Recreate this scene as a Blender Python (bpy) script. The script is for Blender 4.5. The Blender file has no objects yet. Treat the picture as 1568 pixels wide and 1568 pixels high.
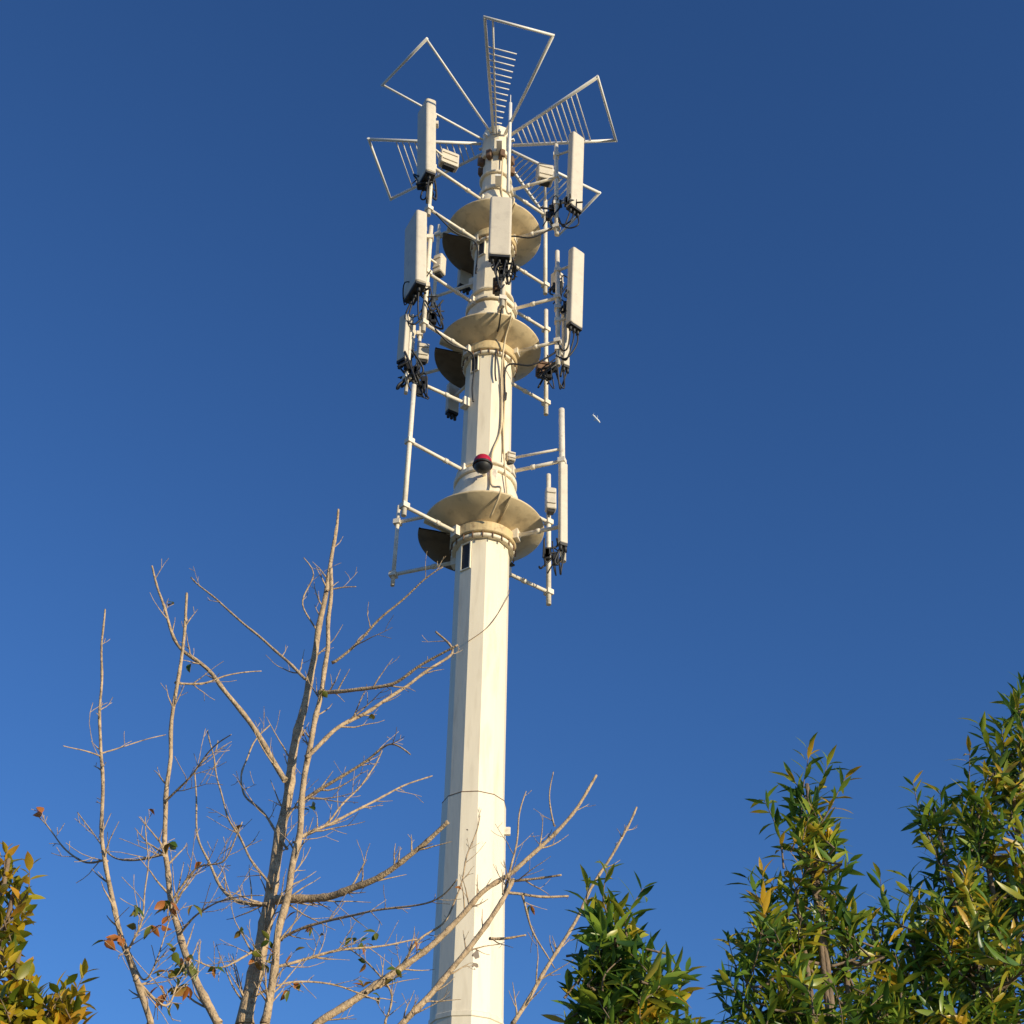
import bpy, math, random
from mathutils import Vector, Matrix, noise
random.seed(7)
R=math.radians
# ---------------------------------------------------------------- camera
FPX=2154.0; PITCH=R(38); ROLL=R(1.1); EYE=Vector((0,0,1.6))
Fw=Vector((0,math.cos(PITCH),math.sin(PITCH)))
R0=Vector((1,0,0)); U0=Vector((0,-math.sin(PITCH),math.cos(PITCH)))
Rt=R0*math.cos(ROLL)+U0*math.sin(ROLL); Up=-R0*math.sin(ROLL)+U0*math.cos(ROLL)
scene=bpy.context.scene
cd=bpy.data.cameras.new("camera"); cam=bpy.data.objects.new("camera",cd); scene.collection.objects.link(cam)
m=Matrix.Identity(4)
for i in range(3):
    m[i][0]=Rt[i]; m[i][1]=Up[i]; m[i][2]=-Fw[i]; m[i][3]=EYE[i]
cam.matrix_world=m
cd.sensor_width=36; cd.lens=18/(784/FPX); cd.clip_start=0.1; cd.clip_end=20000
scene.camera=cam
scene.view_settings.view_transform='Standard'; scene.view_settings.look='None'; scene.view_settings.exposure=0

def at(px,py,Y):
    """world position of image pixel (px,py) cast through the camera to the plane Y metres north"""
    d=Fw+Rt*((px-784)/FPX)+Up*((784-py)/FPX)  # ray through image pixel (px,py)
    return EYE+d*(Y/d.y)
def mpp(p):  # metres per image pixel at p
    return (p-EYE).dot(Fw)/FPX

# ---------------------------------------------------------------- materials
def mat(name,base,rough=0.6,metal=0.0,var=0.12,nscale=6.0,bump=0.1,bscale=30.0,dirt=None,dirtamt=0.0,stretch=(1,1,1)):
    mt=bpy.data.materials.new(name); mt.use_nodes=True
    nt=mt.node_tree; N=nt.nodes; L=nt.links
    b=N["Principled BSDF"]; b.inputs["Roughness"].default_value=rough; b.inputs["Metallic"].default_value=metal
    tc=N.new("ShaderNodeTexCoord"); mp=N.new("ShaderNodeMapping"); mp.inputs["Scale"].default_value=stretch
    L.new(tc.outputs["Object"],mp.inputs["Vector"])
    n1=N.new("ShaderNodeTexNoise"); n1.inputs["Scale"].default_value=nscale; n1.inputs["Detail"].default_value=6
    L.new(mp.outputs[0],n1.inputs["Vector"])
    cr=N.new("ShaderNodeValToRGB"); cr.color_ramp.elements[0].position=0.3; cr.color_ramp.elements[1].position=0.7
    lo=[c*(1-var) for c in base]; hi=[min(1,c*(1+var)) for c in base]
    cr.color_ramp.elements[0].color=(*lo,1); cr.color_ramp.elements[1].color=(*hi,1)
    L.new(n1.outputs["Fac"],cr.inputs["Fac"])
    out=cr.outputs["Color"]
    if dirt:
        n2=N.new("ShaderNodeTexNoise"); n2.inputs["Scale"].default_value=nscale*2.3; n2.inputs["Detail"].default_value=8
        L.new(mp.outputs[0],n2.inputs["Vector"])
        r2=N.new("ShaderNodeMapRange"); r2.inputs[1].default_value=0.52; r2.inputs[2].default_value=0.75; r2.inputs[3].default_value=0; r2.inputs[4].default_value=dirtamt
        L.new(n2.outputs["Fac"],r2.inputs[0])
        mx=N.new("ShaderNodeMixRGB"); L.new(r2.outputs[0],mx.inputs[0]); L.new(out,mx.inputs[1]); mx.inputs[2].default_value=(*dirt,1)
        out=mx.outputs[0]
    L.new(out,b.inputs["Base Color"])
    n3=N.new("ShaderNodeTexNoise"); n3.inputs["Scale"].default_value=bscale; n3.inputs["Detail"].default_value=5
    L.new(mp.outputs[0],n3.inputs["Vector"])
    bp=N.new("ShaderNodeBump"); bp.inputs["Strength"].default_value=bump; bp.inputs["Distance"].default_value=0.02
    L.new(n3.outputs["Fac"],bp.inputs["Height"]); L.new(bp.outputs[0],b.inputs["Normal"])
    return mt
def leafmat(name,cols,transl=0.38,clump=3.5):
    mt=bpy.data.materials.new(name); mt.use_nodes=True
    nt=mt.node_tree; N=nt.nodes; L=nt.links; b=N["Principled BSDF"]
    b.inputs["Roughness"].default_value=0.36
    g=N.new("ShaderNodeNewGeometry"); cr=N.new("ShaderNodeValToRGB")
    els=cr.color_ramp.elements
    while len(els)<len(cols): els.new(0.5)
    for e,(p,c) in zip(els,cols): e.position=p; e.color=(*c,1)
    tc=N.new("ShaderNodeTexCoord"); n=N.new("ShaderNodeTexNoise"); n.inputs["Scale"].default_value=clump; n.inputs["Detail"].default_value=3
    L.new(tc.outputs["Object"],n.inputs["Vector"])
    # clumps of yellower / greener growth
    r2=N.new("ShaderNodeMapRange"); r2.inputs[1].default_value=0.35; r2.inputs[2].default_value=0.68; r2.inputs[3].default_value=-0.30; r2.inputs[4].default_value=0.28
    L.new(n.outputs["Fac"],r2.inputs[0])
    ad=N.new("ShaderNodeMath"); ad.operation='ADD'; ad.use_clamp=True
    L.new(g.outputs["Random Per Island"],ad.inputs[0]); L.new(r2.outputs[0],ad.inputs[1])
    L.new(ad.outputs[0],cr.inputs["Fac"])
    L.new(cr.outputs[0],b.inputs["Base Color"])
    tr=N.new("ShaderNodeBsdfTranslucent"); L.new(cr.outputs[0],tr.inputs["Color"])
    ms=N.new("ShaderNodeMixShader"); ms.inputs[0].default_value=transl
    L.new(b.outputs[0],ms.inputs[1]); L.new(tr.outputs[0],ms.inputs[2])
    L.new(ms.outputs[0],N["Material Output"].inputs["Surface"])
    return mt
M_mast=mat("mast_cream_paint",(0.84,0.74,0.56),0.5,var=0.05,nscale=1.2,bump=0.05,bscale=12,dirt=(0.45,0.36,0.24),dirtamt=0.35,stretch=(3,3,0.5))
M_pipe=mat("painted_steel",(0.80,0.72,0.59),0.45,var=0.08,dirt=(0.35,0.27,0.18),dirtamt=0.45,nscale=5)
M_white=mat("white_painted_steel",(0.84,0.81,0.75),0.4,var=0.05)
M_shield=mat("beige_shield",(0.72,0.57,0.35),0.55,var=0.08,nscale=2.5,dirt=(0.25,0.18,0.11),dirtamt=0.5)
M_shield_dark=mat("dark_shield",(0.13,0.10,0.065),0.7,var=0.2,nscale=2.5,dirt=(0.06,0.045,0.03),dirtamt=0.7)  # rear shield plates: much darker brown than the beige front ones
M_gold=mat("yellowed_collar",(0.62,0.47,0.25),0.5,var=0.1,dirt=(0.25,0.15,0.08),dirtamt=0.7,nscale=5)
M_panel=mat("antenna_radome",(0.64,0.57,0.46),0.5,var=0.04,dirt=(0.35,0.3,0.25),dirtamt=0.3,nscale=3)
M_black=mat("black_rubber",(0.02,0.02,0.022),0.55,var=0.2)
M_rust=mat("rusty_bracket",(0.16,0.09,0.05),0.7,var=0.4)
M_red=mat("red_lens",(0.45,0.015,0.04),0.25,var=0.1)
M_bark=mat("bark",(0.47,0.34,0.205),0.85,var=0.30,nscale=14,bump=0.7,bscale=60,dirt=(0.11,0.07,0.045),dirtamt=0.9)
M_bark2=mat("shrub_bark",(0.20,0.14,0.09),0.85,var=0.3,nscale=14,bump=0.5,bscale=50)
M_leaf=leafmat("evergreen_leaves",[(0,(0.045,0.11,0.018)),(0.3,(0.12,0.22,0.028)),(0.6,(0.25,0.34,0.035)),(0.87,(0.44,0.40,0.035)),(1,(0.62,0.38,0.03))])
M_leafY=leafmat("yellowing_leaves",[(0,(0.12,0.17,0.015)),(0.35,(0.36,0.31,0.02)),(0.7,(0.58,0.42,0.025)),(1,(0.62,0.32,0.03))])
M_dry=leafmat("dry_leaves",[(0,(0.08,0.14,0.02)),(0.4,(0.2,0.2,0.03)),(0.65,(0.45,0.15,0.03)),(1,(0.6,0.22,0.06))],clump=0.8)
def add_scabs():
    nt=M_mast.node_tree; N=nt.nodes; L=nt.links; b=N["Principled BSDF"]
    src=b.inputs["Base Color"].links[0].from_socket
    tc=N.new("ShaderNodeTexCoord"); n=N.new("ShaderNodeTexNoise"); n.inputs["Scale"].default_value=9; n.inputs["Detail"].default_value=5
    L.new(tc.outputs["Object"],n.inputs["Vector"])
    acc=None
    for c,sc in (((0.10,-0.47,8.85),(5.5,3,2.3)),((0.0,-0.47,10.9),(4,2,1.3))):
        vs=N.new("ShaderNodeVectorMath"); vs.operation='SUBTRACT'; vs.inputs[1].default_value=c
        L.new(tc.outputs["Object"],vs.inputs[0])
        vm=N.new("ShaderNodeVectorMath"); vm.operation='MULTIPLY'; vm.inputs[1].default_value=sc; L.new(vs.outputs[0],vm.inputs[0])
        vl=N.new("ShaderNodeVectorMath"); vl.operation='LENGTH'; L.new(vm.outputs[0],vl.inputs[0])
        r=N.new("ShaderNodeMapRange"); r.inputs[1].default_value=0; r.inputs[2].default_value=1; r.inputs[3].default_value=0.19 if acc is None else 0.06; r.inputs[4].default_value=-0.15
        L.new(vl.outputs["Value"],r.inputs[0])
        if acc is None: acc=r.outputs[0]
        else:
            mxx=N.new("ShaderNodeMath"); mxx.operation='MAXIMUM'; L.new(acc,mxx.inputs[0]); L.new(r.outputs[0],mxx.inputs[1]); acc=mxx.outputs[0]
    ad=N.new("ShaderNodeMath"); ad.operation='ADD'; L.new(n.outputs["Fac"],ad.inputs[0]); L.new(acc,ad.inputs[1])
    st=N.new("ShaderNodeMapRange"); st.inputs[1].default_value=0.62; st.inputs[2].default_value=0.65; L.new(ad.outputs[0],st.inputs[0])
    mx=N.new("ShaderNodeMixRGB"); L.new(st.outputs[0],mx.inputs[0]); L.new(src,mx.inputs[1]); mx.inputs[2].default_value=(0.10,0.06,0.035,1)
    L.new(mx.outputs[0],b.inputs["Base Color"])
add_scabs()

# ---------------------------------------------------------------- mesh builder
class MB:
    def __init__(s): s.v=[]; s.f=[]; s.sm=[]
    def tube(s,pts,rad,n=8,cap=True,smooth=True):
        k=len(pts)
        if not hasattr(rad,'__len__'): rad=[rad]*k
        t=(pts[1]-pts[0]).normalized()
        a=Vector((1,0,0)) if abs(t.x)<0.9 else Vector((0,1,0))
        u=t.cross(a).normalized()
        base=len(s.v)
        for i in range(k):
            if i==0: t=pts[1]-pts[0]
            elif i==k-1: t=pts[-1]-pts[-2]
            else: t=pts[i+1]-pts[i-1]
            t.normalize()
            u=(u-t*u.dot(t))
            if u.length<1e-6: u=t.orthogonal()
            u.normalize(); w=t.cross(u)
            for j in range(n):
                A=2*math.pi*j/n
                s.v.append(pts[i]+(u*math.cos(A)+w*math.sin(A))*rad[i])
        for i in range(k-1):
            for j in range(n):
                a0=base+i*n+j; a1=base+i*n+(j+1)%n
                s.f.append((a0,a1,a1+n,a0+n)); s.sm.append(smooth)
        if cap:
            s.f.append(tuple(base+j for j in reversed(range(n)))); s.sm.append(False)
            s.f.append(tuple(base+(k-1)*n+j for j in range(n))); s.sm.append(False)
    def lathe(s,prof,n=48,c=Vector((0,0,0)),rot=0.0,smooth=True,arc=None):
        base=len(s.v); k=len(prof)
        m=n if arc is None else n+1
        for (r,z) in prof:
            for j in range(m):
                A=rot+2*math.pi*j/n if arc is None else R(arc[0])+(R(arc[1])-R(arc[0]))*j/n
                s.v.append(c+Vector((r*math.sin(A),-r*math.cos(A),z)))
        for i in range(k-1):
            for j in range(n):
                j2=(j+1)%m
                s.f.append((base+i*m+j,base+i*m+j2,base+(i+1)*m+j2,base+(i+1)*m+j)); s.sm.append(smooth)
    def box(s,c,ax,ay,az,sx,sy,sz,bev=0.0):
        hx,hy,hz=sx/2,sy/2,sz/2; b=min(bev,hx*.9,hy*.9)
        if b>0:
            pl=[]
            for (qx,qy,a) in ((1,1,0),(-1,1,90),(-1,-1,180),(1,-1,270)):
                for k in range(4):
                    A=R(a+30*k); pl.append((qx*(hx-b)+b*math.cos(A),qy*(hy-b)+b*math.sin(A)))
            e=b*0.5
            rings=[(-hz,1-e/max(hx,hy)),(-hz+e,1),(hz-e,1),(hz,1-e/max(hx,hy))]
        else:
            pl=[(hx,hy),(-hx,hy),(-hx,-hy),(hx,-hy)]; rings=[(-hz,1),(hz,1)]
        base=len(s.v); n=len(pl)
        for z,q in rings:
            for (x,y) in pl: s.v.append(c+ax*x*q+ay*y*q+az*z)
        for i in range(len(rings)-1):
            for j in range(n):
                s.f.append((base+i*n+j,base+i*n+(j+1)%n,base+(i+1)*n+(j+1)%n,base+(i+1)*n+j)); s.sm.append(False)
        s.f.append(tuple(base+j for j in reversed(range(n)))); s.sm.append(False)
        s.f.append(tuple(base+(len(rings)-1)*n+j for j in range(n))); s.sm.append(False)
    def leaf(s,p,d,nrm,L,W,droop=0.15,fold=0.25):
        side=d.cross(nrm)
        if side.length<1e-5: side=d.orthogonal()
        side.normalize(); nrm=side.cross(d).normalized()
        b=len(s.v)
        s.v.append(p)
        for q,w in ((0.22,0.72),(0.5,1.0),(0.78,0.6)):
            c=p+d*(L*q)-nrm*(droop*L*q*q)
            s.v.append(c+side*(W*.5*w)+nrm*(fold*W*.5*w)); s.v.append(c); s.v.append(c-side*(W*.5*w)+nrm*(fold*W*.5*w))
        s.v.append(p+d*L-nrm*(droop*L))
        F=[(b,b+2,b+1),(b,b+3,b+2),(b+1,b+2,b+5,b+4),(b+2,b+3,b+6,b+5),(b+4,b+5,b+8,b+7),(b+5,b+6,b+9,b+8),(b+7,b+8,b+10),(b+8,b+9,b+10)]
        s.f+=F; s.sm+=[True]*8
    def make(s,name,material,parent=None,origin=None):
        me=bpy.data.meshes.new(name)
        o=origin or Vector((0,0,0))
        me.from_pydata([tuple(v-o) for v in s.v],[],s.f); me.polygons.foreach_set("use_smooth",s.sm); me.update()
        me.materials.append(material)
        ob=bpy.data.objects.new(name,me); scene.collection.objects.link(ob); ob.location=o
        if parent:
            ob.parent=parent; ob.location=o-parent.location
        return ob
def empty(name,loc=(0,0,0)):
    e=bpy.data.objects.new(name,None); e.location=loc; scene.collection.objects.link(e); return e
def smoothpts(pts,sub=6):
    out=[]; n=len(pts)
    for i in range(n-1):
        p0=pts[max(i-1,0)];p1=pts[i];p2=pts[i+1];p3=pts[min(i+2,n-1)]
        for k in range(sub):
            t=k/sub
            out.append(0.5*((2*p1)+(p2-p0)*t+(2*p0-5*p1+4*p2-p3)*t*t+(3*p1-p0-3*p2+p3)*t**3))
    out.append(pts[-1])
    return out

# ================================================================ TOWER
TX,TY=-0.5,20.0
T=Vector((TX,TY,0))
tower=empty("cell_tower",T)
ZU=Vector((0,0,1))
def pol(az,r,z): # az degrees, 0 = toward the street/camera, + = east
    return T+Vector((r*math.sin(R(az)),-r*math.cos(R(az)),z))
ROT=R(-22)
def facets(prof,name,material,n=12):
    mb=MB(); mb.lathe(prof,n=n,c=T,rot=ROT,smooth=False); return mb.make(name,material,tower,T)
zs=at(727,1212,19.53).z
facets([(0.58,0),(0.50,zs-0.0),(0.50,zs),(0.472,zs+0.004),(0.475,16.3)],"mast_lower_section",M_mast)
facets([(0.503,zs-0.012),(0.503,zs+0.003),(0.49,zs+0.003)],"slip_joint_gap",M_rust)
facets([(0.515,8.02),(0.54,8.04),(0.54,8.10),(0.515,8.12)],"lower_joint_band",M_mast)
facets([(0.47,16.3),(0.455,20.9)],"mast_middle_section",M_mast)
facets([(0.41,20.9),(0.39,24.3)],"mast_upper_section",M_mast)
facets([(0.31,24.3),(0.29,27.2),(0.33,27.22),(0.33,28.05),(0.0,28.1)],"mast_top_section",M_mast)
# collars
mb=MB()
def ring(r,z0,z1,b=0.015): mb.lathe([(r-0.1,z0),(r-b,z0),(r,z0+b),(r,z1-b),(r-b,z1),(r-0.1,z1)],n=48,c=T,smooth=False)
CH=0.27
DISC=[(24.68,1.0,0.40),(21.3,1.0,0.46),(16.84,1.07,0.50)]
for z,rr,ri in DISC:
    ring(ri+0.10,z+0.10,z+0.22); ring(ri+0.05,z+0.26,z+0.62)
    ring(ri+0.02,z+0.75,z+0.84)
    ring(ri+0.06,z-CH-0.30,z-CH-0.23)
mb.lathe([(0.76,16.95),(0.53,17.75)],n=24,c=T,smooth=True); ring(0.58,17.75,17.86); ring(0.54,17.95,18.02)
mb.lathe([(0.62,21.4),(0.48,22.2)],n=24,c=T,smooth=True)
mb.lathe([(0.58,24.8),(0.34,25.8)],n=24,c=T,smooth=True)
ring(0.36,25.85,25.97); ring(0.36,26.4,26.46); ring(0.37,27.05,27.18); ring(0.52,22.25,22.37); ring(0.46,22.6,22.66)
mb.make("flange_collars",M_mast,tower,T)
mb=MB()
for z,rr,ri in DISC: ring(ri+0.09,z-CH-0.21,z-CH)
mb.make("lower_collars",M_gold,tower,T)
mb=MB()
for z,rr,ri in DISC:
    for k in range(20):
        p=pol(k*18,ri+0.075,z+0.22); mb.tube([p-ZU*0.16,p+ZU*0.05],0.014,6)
        p=pol(k*18,ri+0.07,z-CH-0.22); mb.tube([p-ZU*0.12,p+ZU*0.0],0.014,6)
mb.make("flange_bolts",M_rust,tower,T)
for i,(z,rr,ri) in enumerate(DISC):
    def plate(a0,a1,rim,ch,dz):
        mb.lathe([(ri+0.02,z-ch+dz),(rim*0.75,z-ch*0.45+dz),(rim,z-0.02+dz),(rim+0.012,z+dz),(rim,z+0.02+dz),(rim-0.03,z+0.01+dz),(rim*0.75,z-ch*0.45+0.03+dz),(ri+0.02,z-ch+0.03+dz)],n=32,c=T,smooth=True,arc=(a0,a1))
    mb=MB(); plate(-82,28,rr,CH,0); plate(26,150,rr,CH*0.85,-0.03)
    for az in (-81,28,149): mb.tube([pol(az,ri+0.03,z-CH-0.01),pol(az,rr*0.75,z-CH*0.45-0.012),pol(az,rr+0.005,z-0.025)],0.014,6)
    mb.make("shield_%d"%(i+1),M_shield,tower,T)
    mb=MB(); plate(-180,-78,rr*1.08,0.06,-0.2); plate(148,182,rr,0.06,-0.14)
    mb.make("rear_shield_%d"%(i+1),M_shield_dark,tower,T)
# hand holes
for i,(zc,r,h,w) in enumerate([(at(738,379,19.65).z,0.40,0.36,0.14),(at(729,552,19.6).z,0.463,0.48,0.14),(at(711,848,19.55).z,0.476,0.52,0.17)]):
    az=-37; rr=r*math.cos(R(15))+0.0
    c=pol(az,rr,zc); n=Vector((math.sin(R(az)),-math.cos(R(az)),0)); s=Vector((n.y*-1,n.x,0))
    mb=MB(); mb.box(c,s,n,ZU,w,0.012,h); mb.make("hand_hole_%d"%(i+1),M_black,tower,T)
    mb=MB()
    for sx in (-1,1): mb.box(c+s*sx*(w/2+0.012),s,n,ZU,0.022,0.05,h+0.046)
    for sz in (-1,1): mb.box(c+ZU*sz*(h/2+0.012),s,n,ZU,w-0.001,0.048,0.022)
    mb.make("hand_hole_frame_%d"%(i+1),M_mast,tower,T)

# ---- crown of fan shaped wire antennas
HT=27.75
def bar(mb,a,b,r=0.022): mb.tube([a,b],r,6)
fans=[((-0.27,-3.25),(1.17,-2.85),0.55,True),
 ((2.17,-1.85),(2.68,-0.2),1.0,True),
 ((-2.5,-1.55),(-1.5,-2.7),0.0,False),
 ((-2.5,1.6),(-2.9,-0.1),1.0,True),
 ((2.4,1.3),(1.5,2.6),1.0,True),
 ((0.7,3.1),(-0.7,3.1),1.0,True)]
for i,(c1,c2,f1,rungs) in enumerate(fans):
    mb=MB()
    C1=T+Vector((*c1,HT)); C2=T+Vector((*c2,HT)); mid=(C1+C2)/2-T; a=math.atan2(mid.y,mid.x)
    dr=Vector((math.cos(a),math.sin(a),0)); sd=Vector((-math.sin(a),math.cos(a),0))
    if (C1-C2).dot(sd)<0: sd=-sd
    A=T+ZU*HT+dr*0.33+sd*0.13; B=T+ZU*HT+dr*0.33-sd*0.13
    w=0.038 if i!=2 else 0.026
    bar(mb,A,C1,w); bar(mb,B,C2,w); bar(mb,C1+(C1-C2)*0.02,C2-(C1-C2)*0.02,0.032)
    if rungs:
        if i==0:
            O2=C1+(C2-C1)*0.12; bar(mb,A+(B-A)*0.25,O2,0.022)
        for k in range(13):
            t=0.10+0.055*k
            P=A.lerp(C1,t); Q=B.lerp(C2,t); Q=P.lerp(Q,f1)
            bar(mb,P,Q,0.014)
    bar(mb,T+ZU*(HT+0.02),T+ZU*HT+dr*0.42,0.04)
    mb.make("fan_antenna_%d"%(i+1),M_white,tower,T)
mb=MB()
p=at(778,295,19.35); q=at(778,158,19.35)
q=Vector((p.x,p.y,q.z)); mb.tube([p,q],0.04,8); mb.tube([q,q+ZU*0.3],0.012,6)
for z in (25.9,27.1): mb.box(pol(8,0.45,z),Vector((1,0,0)),Vector((0,1,0)),ZU,0.12,0.4,0.05)
mb.make("lightning_rod",M_white,tower,T)
mb=MB()
for k in range(8):
    az=k*45+20; c=pol(az,0.36,27.0); n=Vector((math.sin(R(az)),-math.cos(R(az)),0)); s=Vector((-n.y,n.x,0))
    mb.box(c,s,n,ZU,0.12,0.14,0.22,0.02)
mb.make("top_brackets",M_rust,tower,T)

# ---- pipes, arms, panels
cab=MB(); pipes=MB(); arms=MB(); clamps=MB()
def pipe(px,ytop,ybot,Y,r=0.046):
    p=at(px,(ytop+ybot)/2,Y)
    zt=at(px,ytop,Y).z; zb=at(px,ybot,Y).z
    a=Vector((p.x,p.y,zb)); b=Vector((p.x,p.y,zt))
    pipes.tube([a,b],r,12); return (p.x,p.y,zb,zt)
def arm(pp,z,r=0.036,rin=0.42):
    o=Vector((pp[0],pp[1],z)); d=Vector((pp[0]-TX,pp[1]-TY,0)).normalized()
    i=Vector((TX,TY,z))+d*rin
    arms.tube([i,o+d*0.06],r,10)
    s=Vector((-d.y,d.x,0))
    clamps.box(o+d*0.0,s,d,ZU,0.14,0.13,0.10)
    clamps.box(i+d*0.05,s,d,ZU,0.16,0.12,0.20)
    clamps.tube([i+d*0.42,i+d*0.5],r*1.35,10)
def zof(py,px,Y): return at(px,py,Y).z
YLN,YLF,YRN,YRF,YF=18.9,20.6,19.5,20.9,18.75
L1=pipe(660,225,330,YLN); arm(L1,zof(320,660,YLN),rin=0.38); arm(L1,zof(255,662,YLN),rin=0.30)
L2=pipe(654,347,508,YLN); arm(L2,zof(418,656,YLN),rin=0.44); arm(L2,zof(495,654,YLN),rin=0.5)
L3=pipe(626,590,790,YLN); arm(L3,zof(676,626,YLN),rin=0.46); arm(L3,zof(775,622,YLN),rin=0.56)
L4=pipe(606,775,897,YLF,0.038); arm(L4,zof(880,603,YLF),rin=0.47); arm(L4,zof(800,606,YLF),rin=0.5)
L5=pipe(640,500,600,YLF,0.038); arm(L5,zof(575,640,YLF),rin=0.46)
L6=pipe(668,345,470,YLF,0.038); arm(L6,zof(455,668,YLF),rin=0.4); arm(L6,zof(360,668,YLF),rin=0.4)
A1=pipe(852,222,360,YRN); arm(A1,zof(348,852,YRN),rin=0.40); arm(A1,zof(272,852,YRN),rin=0.3)
A2=pipe(854,385,560,YRN); arm(A2,zof(456,854,YRN),rin=0.44); arm(A2,zof(523,854,YRN),rin=0.5)
A3=pipe(861,627,860,YRN,0.055); arm(A3,zof(706,861,YRN),rin=0.46); arm(A3,zof(806,861,YRN),rin=0.56)
B1=pipe(835,307,450,YRF); arm(B1,zof(437,835,YRF),rin=0.4); arm(B1,zof(330,835,YRF),rin=0.4)
B2=pipe(836,475,635,YRF); arm(B2,zof(617,836,YRF),rin=0.46); arm(B2,zof(505,836,YRF),rin=0.5)
B3=pipe(840,727,926,YRF); arm(B3,zof(907,840,YRF),rin=0.47); arm(B3,zof(800,840,YRF),rin=0.5)
F1=pipe(771,340,470,YF+0.05); arm(F1,zof(352,771,YF),rin=0.40); arm(F1,zof(455,771,YF),rin=0.5)
npn=[0]
def panel(px,yt,yb,Y,w,d,az,pp=None,tilt=3,cables=3,mount=True):
    npn[0]+=1
    top=at(px,yt,Y); bot=at(px,yb,Y); mid=at(px,(yt+yb)/2,Y); h=top.z-bot.z
    c=Vector((mid.x,mid.y,(top.z+bot.z)/2))
    n=Vector((math.sin(R(az)),-math.cos(R(az)),0)); s=Vector((-n.y,n.x,0))
    rot=Matrix.Rotation(R(tilt),3,s); zt=(rot@ZU).normalized(); nt=s.cross(zt)
    if nt.dot(n)<0: nt=-nt
    mb=MB(); mb.box(c,s,nt,zt,w,d,h,bev=min(w,d)*0.22)
    mb.make("panel_antenna_%d"%npn[0],M_panel,tower,T)
    b=c-zt*h/2
    cab.box(b-zt*0.025,s,nt,zt,w*0.92,d*0.88,0.06)
    if mount and pp:
        for q in (0.35,-0.35):
            o=c+zt*h*q; e=Vector((pp[0],pp[1],o.z))
            clamps.tube([o-nt*d*0.45,e],0.028,8); clamps.box(o-nt*(d*0.5+0.03),s,nt,zt,w*0.5,0.05,0.12)
            clamps.box(e,Vector((1,0,0)),Vector((0,1,0)),ZU,0.13,0.13,0.10)
    for k in range(cables):
        q=b+s*((k/(max(cables-1,1))-0.5)*w*0.6)
        cab.tube([q+zt*0.0,q-zt*0.16],0.032,8)
        if pp:
            e=Vector((pp[0],pp[1],b.z-random.uniform(0.1,0.7)))+Vector((random.uniform(-.06,.06),random.uniform(-.06,.06),0))
            m1=q-zt*random.uniform(0.35,0.6)+nt*random.uniform(-0.05,0.12)+s*random.uniform(-.12,.12)
            m2=(m1+e)/2-ZU*random.uniform(0.1,0.3)
            cab.tube(smoothpts([q-zt*0.1,m1,m2,e],5),0.017,6)
    return c
panel(653,166,274,YLN-0.15,0.52,0.24,-64,L1)
panel(881,212,318,YRN-0.2,0.34,0.18,40,A1)
panel(766,309,392,YF-0.2,0.44,0.20,4,F1)
panel(636,340,446,YLN-0.15,0.64,0.24,-64,L2)
panel(881,388,498,YRN-0.2,0.32,0.17,40,A2)
panel(618,485,552,YLN+0.1,0.20,0.12,-40,None,tilt=1)
panel(627,500,545,YLF-0.1,0.22,0.12,-40,L5,tilt=1)
panel(862,712,832,YRN-0.12,0.15,0.10,25,A3,tilt=1,cables=2)
panel(866,470,560,YRN+0.2,0.14,0.10,30,A2,tilt=1,cables=2)
panel(712,390,440,20.9,0.3,0.15,-150,None,tilt=0)
panel(693,590,632,21.0,0.25,0.15,-150,None,tilt=0)
# back-side brackets that carry the two rear units
for px,py,Y,rin in ((712,415,20.9,0.38),(693,610,21.0,0.44)):
    c=at(px,py,Y); d=(Vector((TX,TY,c.z))-c).normalized(); clamps.tube([c,Vector((TX,TY,c.z))-d*rin],0.035,8)
pp=at(618,520,YLN+0.1); q=(pp.x+0.12,pp.y+0.05,at(618,600,YLN+0.1).z,at(618,480,YLN+0.1).z)
pipes.tube([Vector((q[0],q[1],q[2])),Vector((q[0],q[1],q[3]))],0.036,10); arm(q,at(618,575,YLN+.1).z,rin=0.46)
for px,py,Y,az,w,d,h in [(687,246,19.3,25,0.42,0.2,0.42),(673,407,19.1,-30,0.2,0.2,0.5),(648,541,19.9,10,0.22,0.16,0.42),(834,268,20.3,15,0.36,0.26,0.5),(853,430,20.0,40,0.2,0.2,0.4),(843,766,20.75,10,0.20,0.18,0.5),(832,566,20.6,10,0.3,0.2,0.3),(763,438,19.15,0,0.22,0.16,0.35),(781,702,19.8,20,0.16,0.2,0.2)]:
    c=at(px,py,Y); n=Vector((math.sin(R(az)),-math.cos(R(az)),0)); s=Vector((-n.y,n.x,0))
    mb=MB(); mb.box(c,s,n,ZU,w,d,h,bev=0.03)
    for k in range(2): mb.box(c+ZU*((k-0.5)*h*0.5)+n*(d*0.5+0.01),s,n,ZU,w*0.8,0.03,0.03)
    npn[0]+=1; mb.make("radio_unit_%d"%npn[0],M_panel if px not in(763,832) else M_rust,tower,T)
    cab.box(c-ZU*(h/2+0.03),s,n,ZU,w*0.6,d*0.6,0.06)
    e=min([L1,L2,L3,L5,L6,A1,A2,A3,B1,B2,B3,F1],key=lambda P:(Vector((P[0],P[1],min(max(c.z,P[2]),P[3])))-c).length)
    clamps.tube([c,Vector((e[0],e[1],min(max(c.z,e[2]+.05),e[3]-.05)))],0.025,8)
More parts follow.
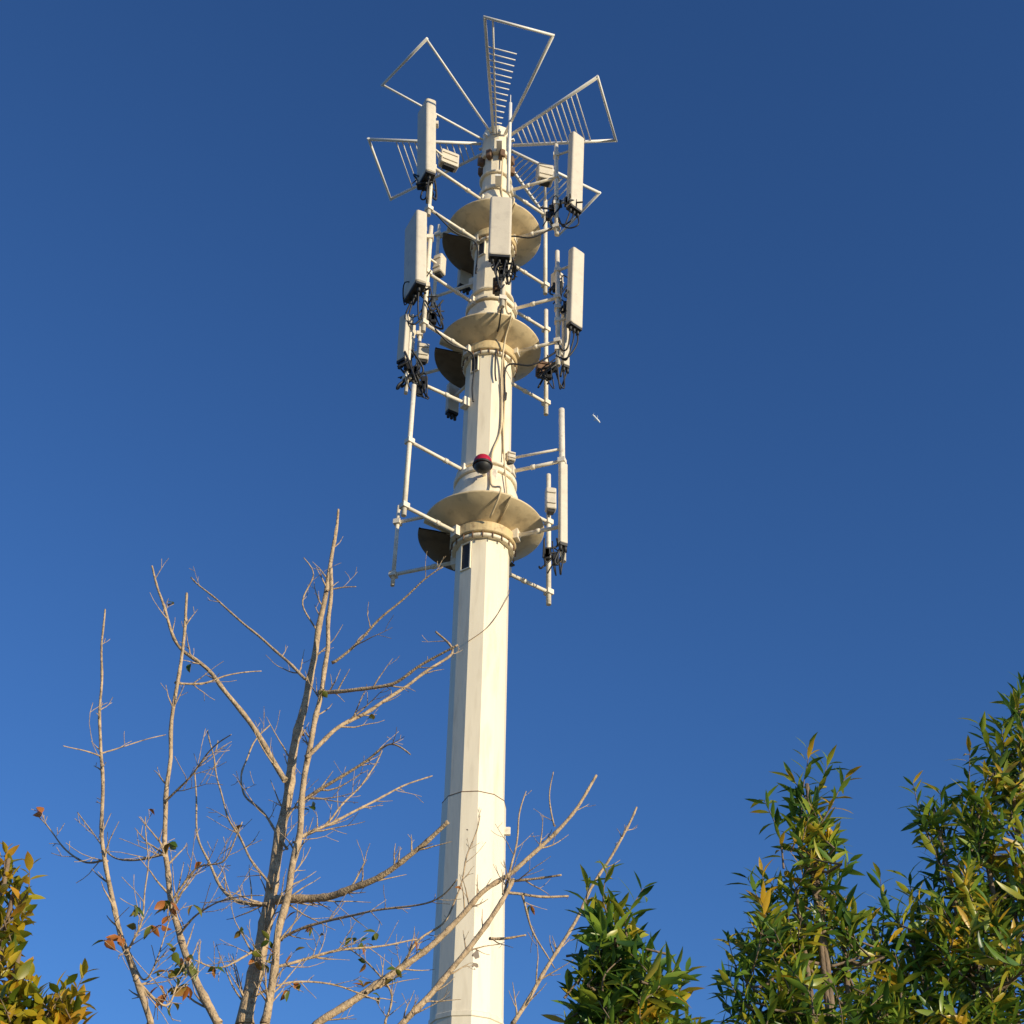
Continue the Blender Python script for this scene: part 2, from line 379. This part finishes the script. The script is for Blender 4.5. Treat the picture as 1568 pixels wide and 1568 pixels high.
for px,py,Y,k in [(650,285,18.9,5),(845,325,19.6,3),(640,440,18.9,7),(660,482,19.0,5),(772,415,18.8,8),(872,470,19.4,6),(630,565,19.0,7),(842,570,20.2,6),(845,850,20.2,5),(645,590,19.2,3),(855,440,19.8,3),(875,312,19.3,3)]:
    c=at(px,py,Y)
    for j in range(k):
        P=[c+Vector((random.uniform(-.26,.26),random.uniform(-.2,.2),random.uniform(-.38,.38))) for _ in range(4)]
        cab.tube(smoothpts(P,6),random.choice((0.013,0.018,0.022)),6)
    for j in range(3):
        p=c+Vector((random.uniform(-.1,.1),0,random.uniform(-.15,.15)))
        cab.box(p,Vector((1,0,0)),Vector((0,1,0)),ZU,0.12,0.1,0.22,0.02)
def feeder(pp,z,az,zend):
    a=Vector((pp[0],pp[1],z)); P=[a,a.lerp(pol(az,0.52,z-0.25),0.5)-ZU*0.22,pol(az,0.54,z-0.35),pol(az,0.52,z-1.2),pol(az+3,0.51,zend)]
    cab.tube(smoothpts(P,6),0.018,6)
feeder(L1,L1[2]+0.3,-40,23.2); feeder(A1,A1[2]+.3,35,23.4); feeder(L2,L2[2]+.4,-35,19.5); feeder(A2,A2[2]+.4,40,19.8); feeder(F1,F1[2]+.2,14,20)
run=MB()
def facing(prof,r=0.02):
    run.tube(smoothpts([pol(a,rr,z) for a,rr,z in prof],5),r,6)
facing([(24,0.36,27.1),(22,0.42,25.5),(24,1.03,24.75),(22,0.7,24.45),(28,0.46,23.6),(30,0.62,21.9),(24,1.03,21.33),(26,0.7,21.0),(30,0.50,20.3),(33,0.49,18.9),(14,0.5,18.2),(10,0.7,17.3),(16,1.1,16.9),(10,0.7,16.55)])
facing([(30,0.50,20.0),(38,0.49,18.9),(40,0.53,18.1),(32,0.78,17.0)],0.016)
facing([(33,0.49,21.0),(42,0.48,19.9),(40,0.48,18.3)],0.016)
run.make("mast_cable_run",M_shield,tower,T)
cab.make("cables_and_connectors",M_black,tower,T); pipes.make("mounting_pipes",M_pipe,tower,T); arms.make("mounting_arms",M_pipe,tower,T); clamps.make("mounting_clamps",M_pipe,tower,T)
# obstruction light
c=at(739,712,19.1)
def ball(mb,c,r,z0,z1,n=20,k=10):
    mb.lathe([(r*math.sin(math.pi*(z0+(z1-z0)*i/k))+1e-4,-r*math.cos(math.pi*(z0+(z1-z0)*i/k))) for i in range(k+1)],n=n,c=c)
mb=MB(); ball(mb,c,0.16,0,0.42); mb.lathe([(0.165,-0.03),(0.18,-0.02),(0.18,0.01),(0.15,0.02)],n=20,c=c); mb.make("warning_light_housing",M_black,tower,T)
mb=MB(); ball(mb,c+ZU*0.05,0.165,0.42,1.0); mb.make("warning_light_lens",M_red,tower,T)
mb=MB(); mb.tube([c+ZU*0.0,Vector((TX,TY-0.45,c.z+0.05))],0.04,8); mb.box(Vector((TX+0.05,TY-0.5,c.z+0.05)),Vector((1,0,0)),Vector((0,1,0)),ZU,0.35,0.1,0.3,0.02); mb.make("warning_light_bracket",M_pipe,tower,T)
mb=MB(); c=at(776,1273,19.9); mb.box(Vector((TX+0.5,19.9,c.z)),Vector((1,0,0)),Vector((0,1,0)),ZU,0.14,0.06,0.12,0.01); mb.make("step_lug",M_pipe,tower,T)
mb=MB()
mb.tube(smoothpts([pol(85,0.49,at(775,905,20).z),pol(60,0.50,at(765,930,20).z),pol(20,0.49,at(745,960,19.6).z),pol(-22,0.49,at(712,985,19.6).z)],6),0.006,5)
mb.make("loose_wire",M_rust,tower,T)

# ================================================================ BARE TREES
leafpos=[]
def wob(pts,amp):
    return [pts[0]]+[p+Vector(noise.noise_vector(p*2.3))*amp for p in pts[1:]]
def twig(mb,p,d,L,r,depth,leaves):
    n=max(4,int(L/0.07)); pts=[p]; q=p.copy(); dd=d.normalized()
    for i in range(n):
        dd=(dd+Vector((random.gauss(0,.10),random.gauss(0,.10),random.gauss(0.045,.09)))).normalized()
        q=q+dd*(L/n); pts.append(q)
    rad=[max(0.0024,r*(1-0.75*i/n)) for i in range(n+1)]
    mb.tube(pts,rad,5,cap=False)
    if depth>0:
        for i in range(1,n):
            if random.random()<0.34:
                t=(pts[i]-pts[i-1]).normalized(); s=t.orthogonal().normalized(); s=Matrix.Rotation(random.uniform(0,6.28),3,t)@s
                twig(mb,pts[i],(t*0.75+s*0.8+ZU*0.15),L*random.uniform(0.25,0.5),rad[i]*0.7,depth-1,leaves)
    elif random.random()<leaves: leafpos.append(pts[-1])
def branch(mb,tr,Y0,Y1,w0,w1,twigs=10,tl=(0.2,0.6),leaves=0.02,depth=1,wb=0.03):
    n=len(tr); P=[]
    for i,(x,y) in enumerate(tr):
        t=i/(n-1); P.append(at(x,y,Y0+(Y1-Y0)*t))
    P=smoothpts(P,8); P=wob(P,wb)
    k=len(P); rad=[]
    for i,p in enumerate(P):
        t=i/(k-1); w=w0+(w1-w0)*t**0.85; knob=1.0+0.16*max(0,noise.noise(p*9))+(.18 if i%5==0 else 0)
        rad.append(max(0.003,0.5*w*mpp(p)*knob))
    mb.tube(P,rad,10 if w0>6 else 6)
    for _ in range(int(twigs*1.35)):
        f=random.random()**1.2*0.9
        i=min(k-2,max(2,int(f*k))); t=(P[i+1]-P[i-1]).normalized(); s=Matrix.Rotation(random.uniform(0,6.28),3,t)@t.orthogonal().normalized()
        twig(mb,P[i],t*0.7+s*0.75+ZU*0.2,random.uniform(*tl)*(1-0.6*f),min(rad[i]*0.5,0.009),depth,leaves)
def maketree(name,stems):
    global leafpos
    leafpos=[]
    first=stems[0]
    base=at(first[0][0][0],first[0][0][1],first[1]); root=Vector((base.x+0.15,base.y+0.1,0))
    e=empty(name,root)
    mb=MB()
    for s in stems: branch(mb,*s)
    r=0.5*first[3]*mpp(base)
    mid=(base+root)/2+Vector((0.08,0.05,0))
    mb.tube(smoothpts([root-ZU*0.05,root+ZU*0.3,mid,base],6),[r*2.0*(1-0.5*i/18) for i in range(19)],12)
    for s in stems[1:]:
        x,y=s[0][0]
        if y>=1560:
            b=at(x,y,s[1]); rr=0.5*s[3]*mpp(b)
            tgt=root.lerp(base,0.55)+(mid-(base+root)/2)
            mb.tube(smoothpts([tgt,tgt.lerp(b,0.5)+Vector((0,0,-0.15)),b],6),[rr*1.35*(1-0.25*i/12) for i in range(13)],9)
    mb.make("trunk_and_branches",M_bark,e,root)
    lm=MB()
    for p in leafpos:
        for _ in range(random.randint(1,3)):
            d=Vector((random.gauss(0,1),random.gauss(0,1),random.gauss(-0.3,.7))).normalized()
            lm.leaf(p,d,Vector((random.gauss(0,1),random.gauss(0,1),1)).normalized(),random.uniform(.06,.11),random.uniform(.035,.06),0.3,0.5)
    lm.make("dry_leaves",M_dry,e,root)
    return e
B=lambda tr,y0,y1,w0,w1,tw=8,tl=(0.2,0.55),lv=0.05,dp=1,wb=0.03:(tr,y0,y1,w0,w1,tw,tl,lv,dp,wb)
maketree("bare_tree",[
 B([(375,1568),(402,1440),(420,1340),(440,1210),(466,1090),(490,960),(510,850),(517,780)],11,11.3,25,3,24,(0.2,0.7),0.05),
 B([(405,1568),(428,1430),(455,1290),(470,1170),(490,1070),(505,950),(508,870)],10.8,11.1,13,5,16),
 B([(437,1195),(385,1110),(330,1040),(272,985),(245,915),(232,868)],11,10.6,9,2.5,7),
 B([(470,1040),(430,1005),(380,960),(330,915),(293,883)],11.1,11.6,5,2,4),
 B([(424,1378),(480,1374),(530,1362),(580,1345),(630,1305),(684,1258)],11,10.4,14,6,12,(0.2,0.6),0.14),
 B([(410,1385),(375,1382),(345,1365),(320,1320),(303,1270),(298,1180)],11,11.6,7,2,9),
 B([(488,1060),(540,1058),(600,1048),(650,1015),(700,988)],11,10.4,7,3,7),
 B([(508,1015),(560,970),(620,912),(680,870)],11.1,10.6,5,2,4),
 B([(468,1160),(520,1115),(575,1085),(640,1035),(690,1000),(668,968)],10.9,11.4,7,3,8),
 B([(455,1285),(500,1260),(560,1232),(610,1205),(662,1188)],11,11.8,6,2,7),
 B([(462,1225),(510,1195),(560,1165),(600,1140),(628,1157)],11,10.5,6,2,8),
 B([(450,1290),(490,1265),(530,1225),(560,1190),(585,1150)],11,11.9,4,2,6),
 B([(430,1440),(500,1405),(560,1395),(650,1385),(700,1345)],11,10,5,2,10,(0.2,0.5),0.16),
 B([(425,1480),(480,1465),(540,1455),(600,1448),(640,1440)],11,11.8,5,2,10,(0.2,0.5),0.25),
 B([(440,1300),(400,1240),(370,1210),(380,1150),(415,1110)],11,12,4,2,8),
 B([(415,1360),(375,1300),(345,1240),(330,1180),(320,1120)],11,11.9,4,2,8),
 B([(400,1450),(340,1480),(300,1470)],11,10.4,4,2,9,(0.2,0.4),0.5),
 B([(385,1530),(440,1500),(520,1510),(580,1530)],11,11.9,4,2,11,(0.2,0.4),0.6),
 B([(490,970),(465,925),(480,880),(465,855)],11.2,11.2,3,1.5,2),
 B([(500,905),(525,900),(545,898)],11.2,11.2,3,1.5,1),
])
maketree("bare_tree",[
 B([(335,1568),(300,1500),(275,1430),(258,1350),(252,1280),(262,1120),(278,985),(283,905)],9.6,9.7,13,3.5,13),
 B([(268,1045),(310,1045),(345,1035),(400,1028)],9.7,10,4,1.5,3),
 B([(252,1310),(200,1316),(160,1300),(120,1245)],9.6,10.2,4,1.5,6),
 B([(252,1230),(290,1190),(320,1150),(350,1125)],9.6,9.0,4,1.5,6),
 B([(275,1430),(300,1400),(340,1380),(400,1370)],9.6,9,4,1.5,6,(0.2,0.5),0.15),
 B([(262,1380),(300,1330),(345,1320),(372,1260)],9.6,9.2,4,1.5,7,(0.2,0.5),0.10),
])
maketree("bare_tree",[
 B([(230,1568),(200,1480),(172,1380),(158,1280),(154,1150),(156,1030),(160,935)],8.8,8.8,10,2.5,11,(0.15,0.4)),
 B([(155,1155),(190,1142),(255,1125)],8.8,9.2,3,1.2,1),
 B([(165,1320),(130,1320),(90,1290),(60,1255)],8.8,9.2,4,1.5,7,(0.15,0.4)),
 B([(154,1160),(125,1150),(97,1140)],8.8,8.5,3,1.2,1),
 B([(195,1460),(220,1400),(225,1330),(222,1250)],8.8,9.3,4,1.5,7,(0.15,0.4),0.25),
 B([(205,1500),(250,1540),(275,1500),(300,1440)],8.8,9.3,5,1.5,12,(0.15,0.4),0.7),
 B([(190,1440),(215,1500),(240,1470),(262,1390)],8.8,8.5,4,1.5,10,(0.15,0.4),0.6),
])
maketree("bare_tree",[
 B([(480,1575),(560,1520),(620,1480),(680,1430),(740,1365),(790,1330),(840,1285),(880,1240),(912,1187)],12.4,12.8,12,4,16,(0.25,0.65),0.06),
 B([(610,1575),(665,1520),(720,1450),(765,1385),(785,1345)],12.2,12.6,10,6,10,(0.25,0.6),0.06),
 B([(770,1370),(790,1290),(800,1230),(806,1212)],12.6,12.9,4,1.5,4),
 B([(780,1348),(820,1345),(858,1339)],12.6,12.5,5,3,2),
 B([(775,1365),(820,1370),(870,1372)],12.6,12.9,5,3,2),
 B([(800,1372),(815,1420),(840,1465),(850,1482)],12.6,12.9,4,1.5,3),
 B([(750,1437),(780,1437),(808,1433)],12.5,12.5,5,2.5,1),
 B([(785,1568),(820,1510),(860,1450),(890,1395),(930,1320),(960,1265),(975,1237)],11.6,12,7,3,9,(0.2,0.45),0.06),
 B([(850,1265),(843,1215),(846,1180)],12.7,12.7,3,1.5,1),
 B([(560,1520),(600,1500),(640,1440),(690,1400),(720,1300),(735,1250)],12.4,13.2,5,1.5,9),
 B([(590,1568),(600,1520),(560,1470),(520,1440)],12.3,12.8,4,1.5,10,(0.2,0.4),0.6),
])

# ================================================================ LEAFY TREES
def leafytree(name,blobs,leaf,material,seed,root_off=(0,0),tips=(),dens=0.64):
    random.seed(seed)
    B0=[(at(x,y,Y),rx,ry,n) for x,y,Y,rx,ry,n in blobs]
    cx=sum(b[0].x for b in B0)/len(B0); cy=sum(b[0].y for b in B0)/len(B0)
    root=Vector((cx+root_off[0],cy+root_off[1],0)); e=empty(name,root)
    wood=MB(); lv=MB()
    fork=root+Vector((0.03,0,1.1))
    wood.tube(smoothpts([root-ZU*0.05,root+ZU*0.2,root+ZU*0.7,fork],5),[0.075-0.002*i for i in range(16)],12)
    def sprig(tip,base,nl,L):
        mid=(tip+base)/2+Vector((random.gauss(0,.02),random.gauss(0,.02),-0.02))
        pts=smoothpts([base,mid,tip],5); k=len(pts)
        wood.tube(pts,[0.006-0.0045*i/(k-1) for i in range(k)],5,cap=False)
        ang=random.uniform(0,6.28)
        for j in range(nl):
            q=0.15+0.85*j/(nl-1); f=q*(k-1); i=min(int(f),k-2); p=pts[i].lerp(pts[i+1],f-i)
            t=(pts[i+1]-pts[i]).normalized(); ang+=2.4+random.gauss(0,.3)
            s=Matrix.Rotation(ang,3,t)@t.orthogonal().normalized()
            sp=1.2-0.6*q+random.gauss(0,.18)
            d=(t*math.cos(sp)+s*math.sin(sp)).normalized()
            nn=(t*math.sin(sp)-s*math.cos(sp)); nn=(nn+Vector((random.gauss(0,.35),random.gauss(0,.35),random.gauss(0,.35)))).normalized()
            ll=L*random.uniform(0.65,1.2)*(1-0.2*q)
            lv.leaf(p,d,nn,ll,ll*leaf[1]*random.uniform(.8,1.2),random.uniform(0.05,0.45),random.uniform(.15,.5))
    for c,rx,ry,n in B0:
        s=mpp(c); wx=rx*s; wz=ry*s/math.cos(R(22)); wy=wx*1.1
        lp=smoothpts([fork,fork.lerp(c,0.5)+Vector((0,0,0.12)),c-ZU*wz*0.5,c+ZU*wz*0.3],5)
        wood.tube(lp,[0.028-0.0015*i for i in range(len(lp))],7,cap=False)
        for _ in range(int(n*dens+.5)):
            while True:
                u=Vector((random.uniform(-1,1),random.uniform(-1,1),random.uniform(-1,1)))
                if u.length<1: break
            tip=c+Vector((u.x*wx,u.y*wy,u.z*wz))
            L=random.uniform(0.16,0.34)
            dr=Vector((u.x*0.75+random.gauss(0,.36),u.y*0.7+random.gauss(0,.36),0.7+u.z*0.3+random.gauss(0,.25))).normalized()
            base=tip-dr*L
            sprig(tip,base,random.randint(11,17),leaf[0])
            if random.random()<0.4:
                near=min(lp,key=lambda P:(P-base).length)
                wood.tube([near,near.lerp(base,0.5)+Vector((0,0,-0.03)),base],[0.010,0.008,0.006],5,cap=False)
    for x,y,Y,bx,by in tips:
        tip=at(x,y,Y); base=at(bx,by,Y+random.uniform(-.1,.1)); n=max(12,int((tip-base).length/0.02))
        sprig(tip,base,min(n,30),leaf[0]*0.95)
    wood.make("trunk_and_limbs",M_bark2,e,root); lv.make("foliage",material,e,root)
leafytree("evergreen_tree",[(1238,1225,6.6,40,45,9),(1240,1300,6.6,55,60,20),(1222,1380,6.6,70,60,26),(1190,1460,6.6,70,60,30),(1290,1440,6.7,60,60,18),(1200,1550,6.6,110,70,60),(1300,1560,6.8,90,80,48),(1240,1650,6.6,150,60,50)],
 (0.15,0.22),M_leaf,3,tips=[(1240,1150,6.6,1228,1260),(1268,1168,6.7,1235,1270),(1295,1190,6.6,1240,1290),(1170,1225,6.6,1200,1330),(1145,1345,6.6,1180,1430),(1115,1440,6.6,1160,1520),(1300,1320,6.6,1250,1390)])
leafytree("evergreen_tree",[(945,1415,5.9,45,40,14),(925,1475,5.9,60,50,28),(985,1490,5.9,60,50,30),(940,1550,5.9,80,60,46),(1010,1570,6.0,65,55,30),(960,1650,5.9,120,60,40)],
 (0.14,0.24),M_leaf,21,tips=[(930,1330,5.9,940,1420),(985,1360,5.9,960,1440),(900,1355,5.9,925,1440),(1050,1490,5.9,1000,1540)])
leafytree("evergreen_tree",[(1560,1110,7.0,40,50,14),(1545,1190,7.0,50,50,20),(1500,1260,7.0,50,60,22),(1435,1260,7.0,32,50,9),(1540,1330,7.0,65,70,34),(1460,1370,7.0,70,65,32),(1400,1440,7.0,60,55,20),(1345,1440,7.1,25,40,5),(1500,1470,6.9,90,80,56),(1370,1530,7.0,70,70,38),(1470,1600,6.9,130,80,60),(1640,1250,7.0,60,120,40),(1640,1450,7.0,80,120,45)],
 (0.155,0.22),M_leaf,9,tips=[(1566,1040,7.0,1560,1120),(1500,1110,7.0,1535,1190),(1485,1150,7.0,1490,1250),(1398,1200,7.0,1425,1290),(1440,1210,7.0,1440,1290),(1348,1345,7.0,1350,1440),(1300,1420,7.0,1330,1500),(1510,1175,7.0,1500,1260)])
leafytree("yellowing_shrub",[(10,1335,6.5,25,22,4),(15,1395,6.5,30,28,7),(25,1480,6.5,40,25,11),(80,1540,6.5,55,38,20),(10,1550,6.5,60,50,24),(50,1650,6.5,110,60,40),(-80,1450,6.5,50,110,26)],
 (0.11,0.42),M_leafY,12,tips=[(10,1300,6.5,15,1360),(45,1325,6.5,25,1390),(130,1490,6.5,100,1560)],dens=0.75)
# ================================================================ distant airplane
p=at(913,641,2600); dx=(at(919,647.5,2600)-at(907,634.5,2600)); L=dx.length; dx.normalize()
air=empty("airplane",p); mb=MB()
mb.tube([p+dx*L*q for q in (-.5,-.42,-.3,.3,.42,.5)],[0.3,1.5,2.5,2.5,1.5,0.2],12)
sd=dx.cross(Vector((0,0.5,1))).normalized(); upv=sd.cross(dx)
for sg in (-1,1):
    mb.box(p+sd*sg*L*0.14,(sd*sg-dx*0.9).normalized(),dx,upv,L*0.26,L*0.07,0.5)
    mb.box(p-dx*L*0.44+sd*sg*L*0.07,(sd*sg-dx*0.4).normalized(),dx,upv,L*0.13,L*0.05,0.4)
mb.box(p-dx*L*0.44+upv*L*0.07,upv,dx,sd,L*0.14,L*0.06,0.4)
mb.make("fuselage_and_wings",mat("white_aircraft_paint",(0.85,0.85,0.85),0.4,var=0.02),air,p)

# ================================================================ ground
mb=MB()
N=60; S=6000
for i in range(N+1):
    for j in range(N+1):
        a=(i/N*2-1); b=(j/N*2-1); mb.v.append(Vector((S*a*abs(a)**2,S*b*abs(b)**2,0)))
for i in range(N):
    for j in range(N):
        k=i*(N+1)+j; mb.f.append((k,k+N+1,k+N+2,k+1)); mb.sm.append(True)
mb.make("ground",mat("dry_grass_ground",(0.17,0.15,0.09),0.95,var=0.35,nscale=0.6,bump=0.5,bscale=8))
mb=MB(); mb.lathe([(1.1,0.0),(1.1,0.32),(1.05,0.36),(0.0,0.36)],n=8,c=T,smooth=False)
mb.make("footing",mat("concrete",(0.35,0.34,0.32),0.9),tower,T)

# ================================================================ light
SEL=R(13); SAZ=R(50)   # elevation, angle east of the direction behind the viewer
sd=Vector((math.sin(SAZ)*math.cos(SEL),-math.cos(SAZ)*math.cos(SEL),math.sin(SEL)))
sl=bpy.data.lights.new("sun",'SUN'); sl.energy=5.0; sl.angle=R(0.5); sl.color=(1.0,0.87,0.62)
so=bpy.data.objects.new("sun",sl); scene.collection.objects.link(so); so.rotation_euler=(-sd).to_track_quat('-Z','Y').to_euler(); so.location=(20,-20,20)
w=bpy.data.worlds.new("World"); scene.world=w; w.use_nodes=True
nt=w.node_tree; bg=nt.nodes["Background"]; sky=nt.nodes.new("ShaderNodeTexSky"); sky.sky_type='NISHITA'
sky.sun_disc=False; sky.sun_elevation=SEL; sky.sun_rotation=math.atan2(sd.x,sd.y); sky.air_density=1.0; sky.dust_density=0.3; sky.ozone_density=4.0; sky.altitude=200
mul=nt.nodes.new("ShaderNodeMixRGB"); mul.blend_type='MULTIPLY'; mul.inputs[0].default_value=1; mul.inputs[2].default_value=(0.68,0.98,1.36,1)
nt.links.new(sky.outputs[0],mul.inputs[1]); nt.links.new(mul.outputs[0],bg.inputs[0]); bg.inputs[1].default_value=0.113
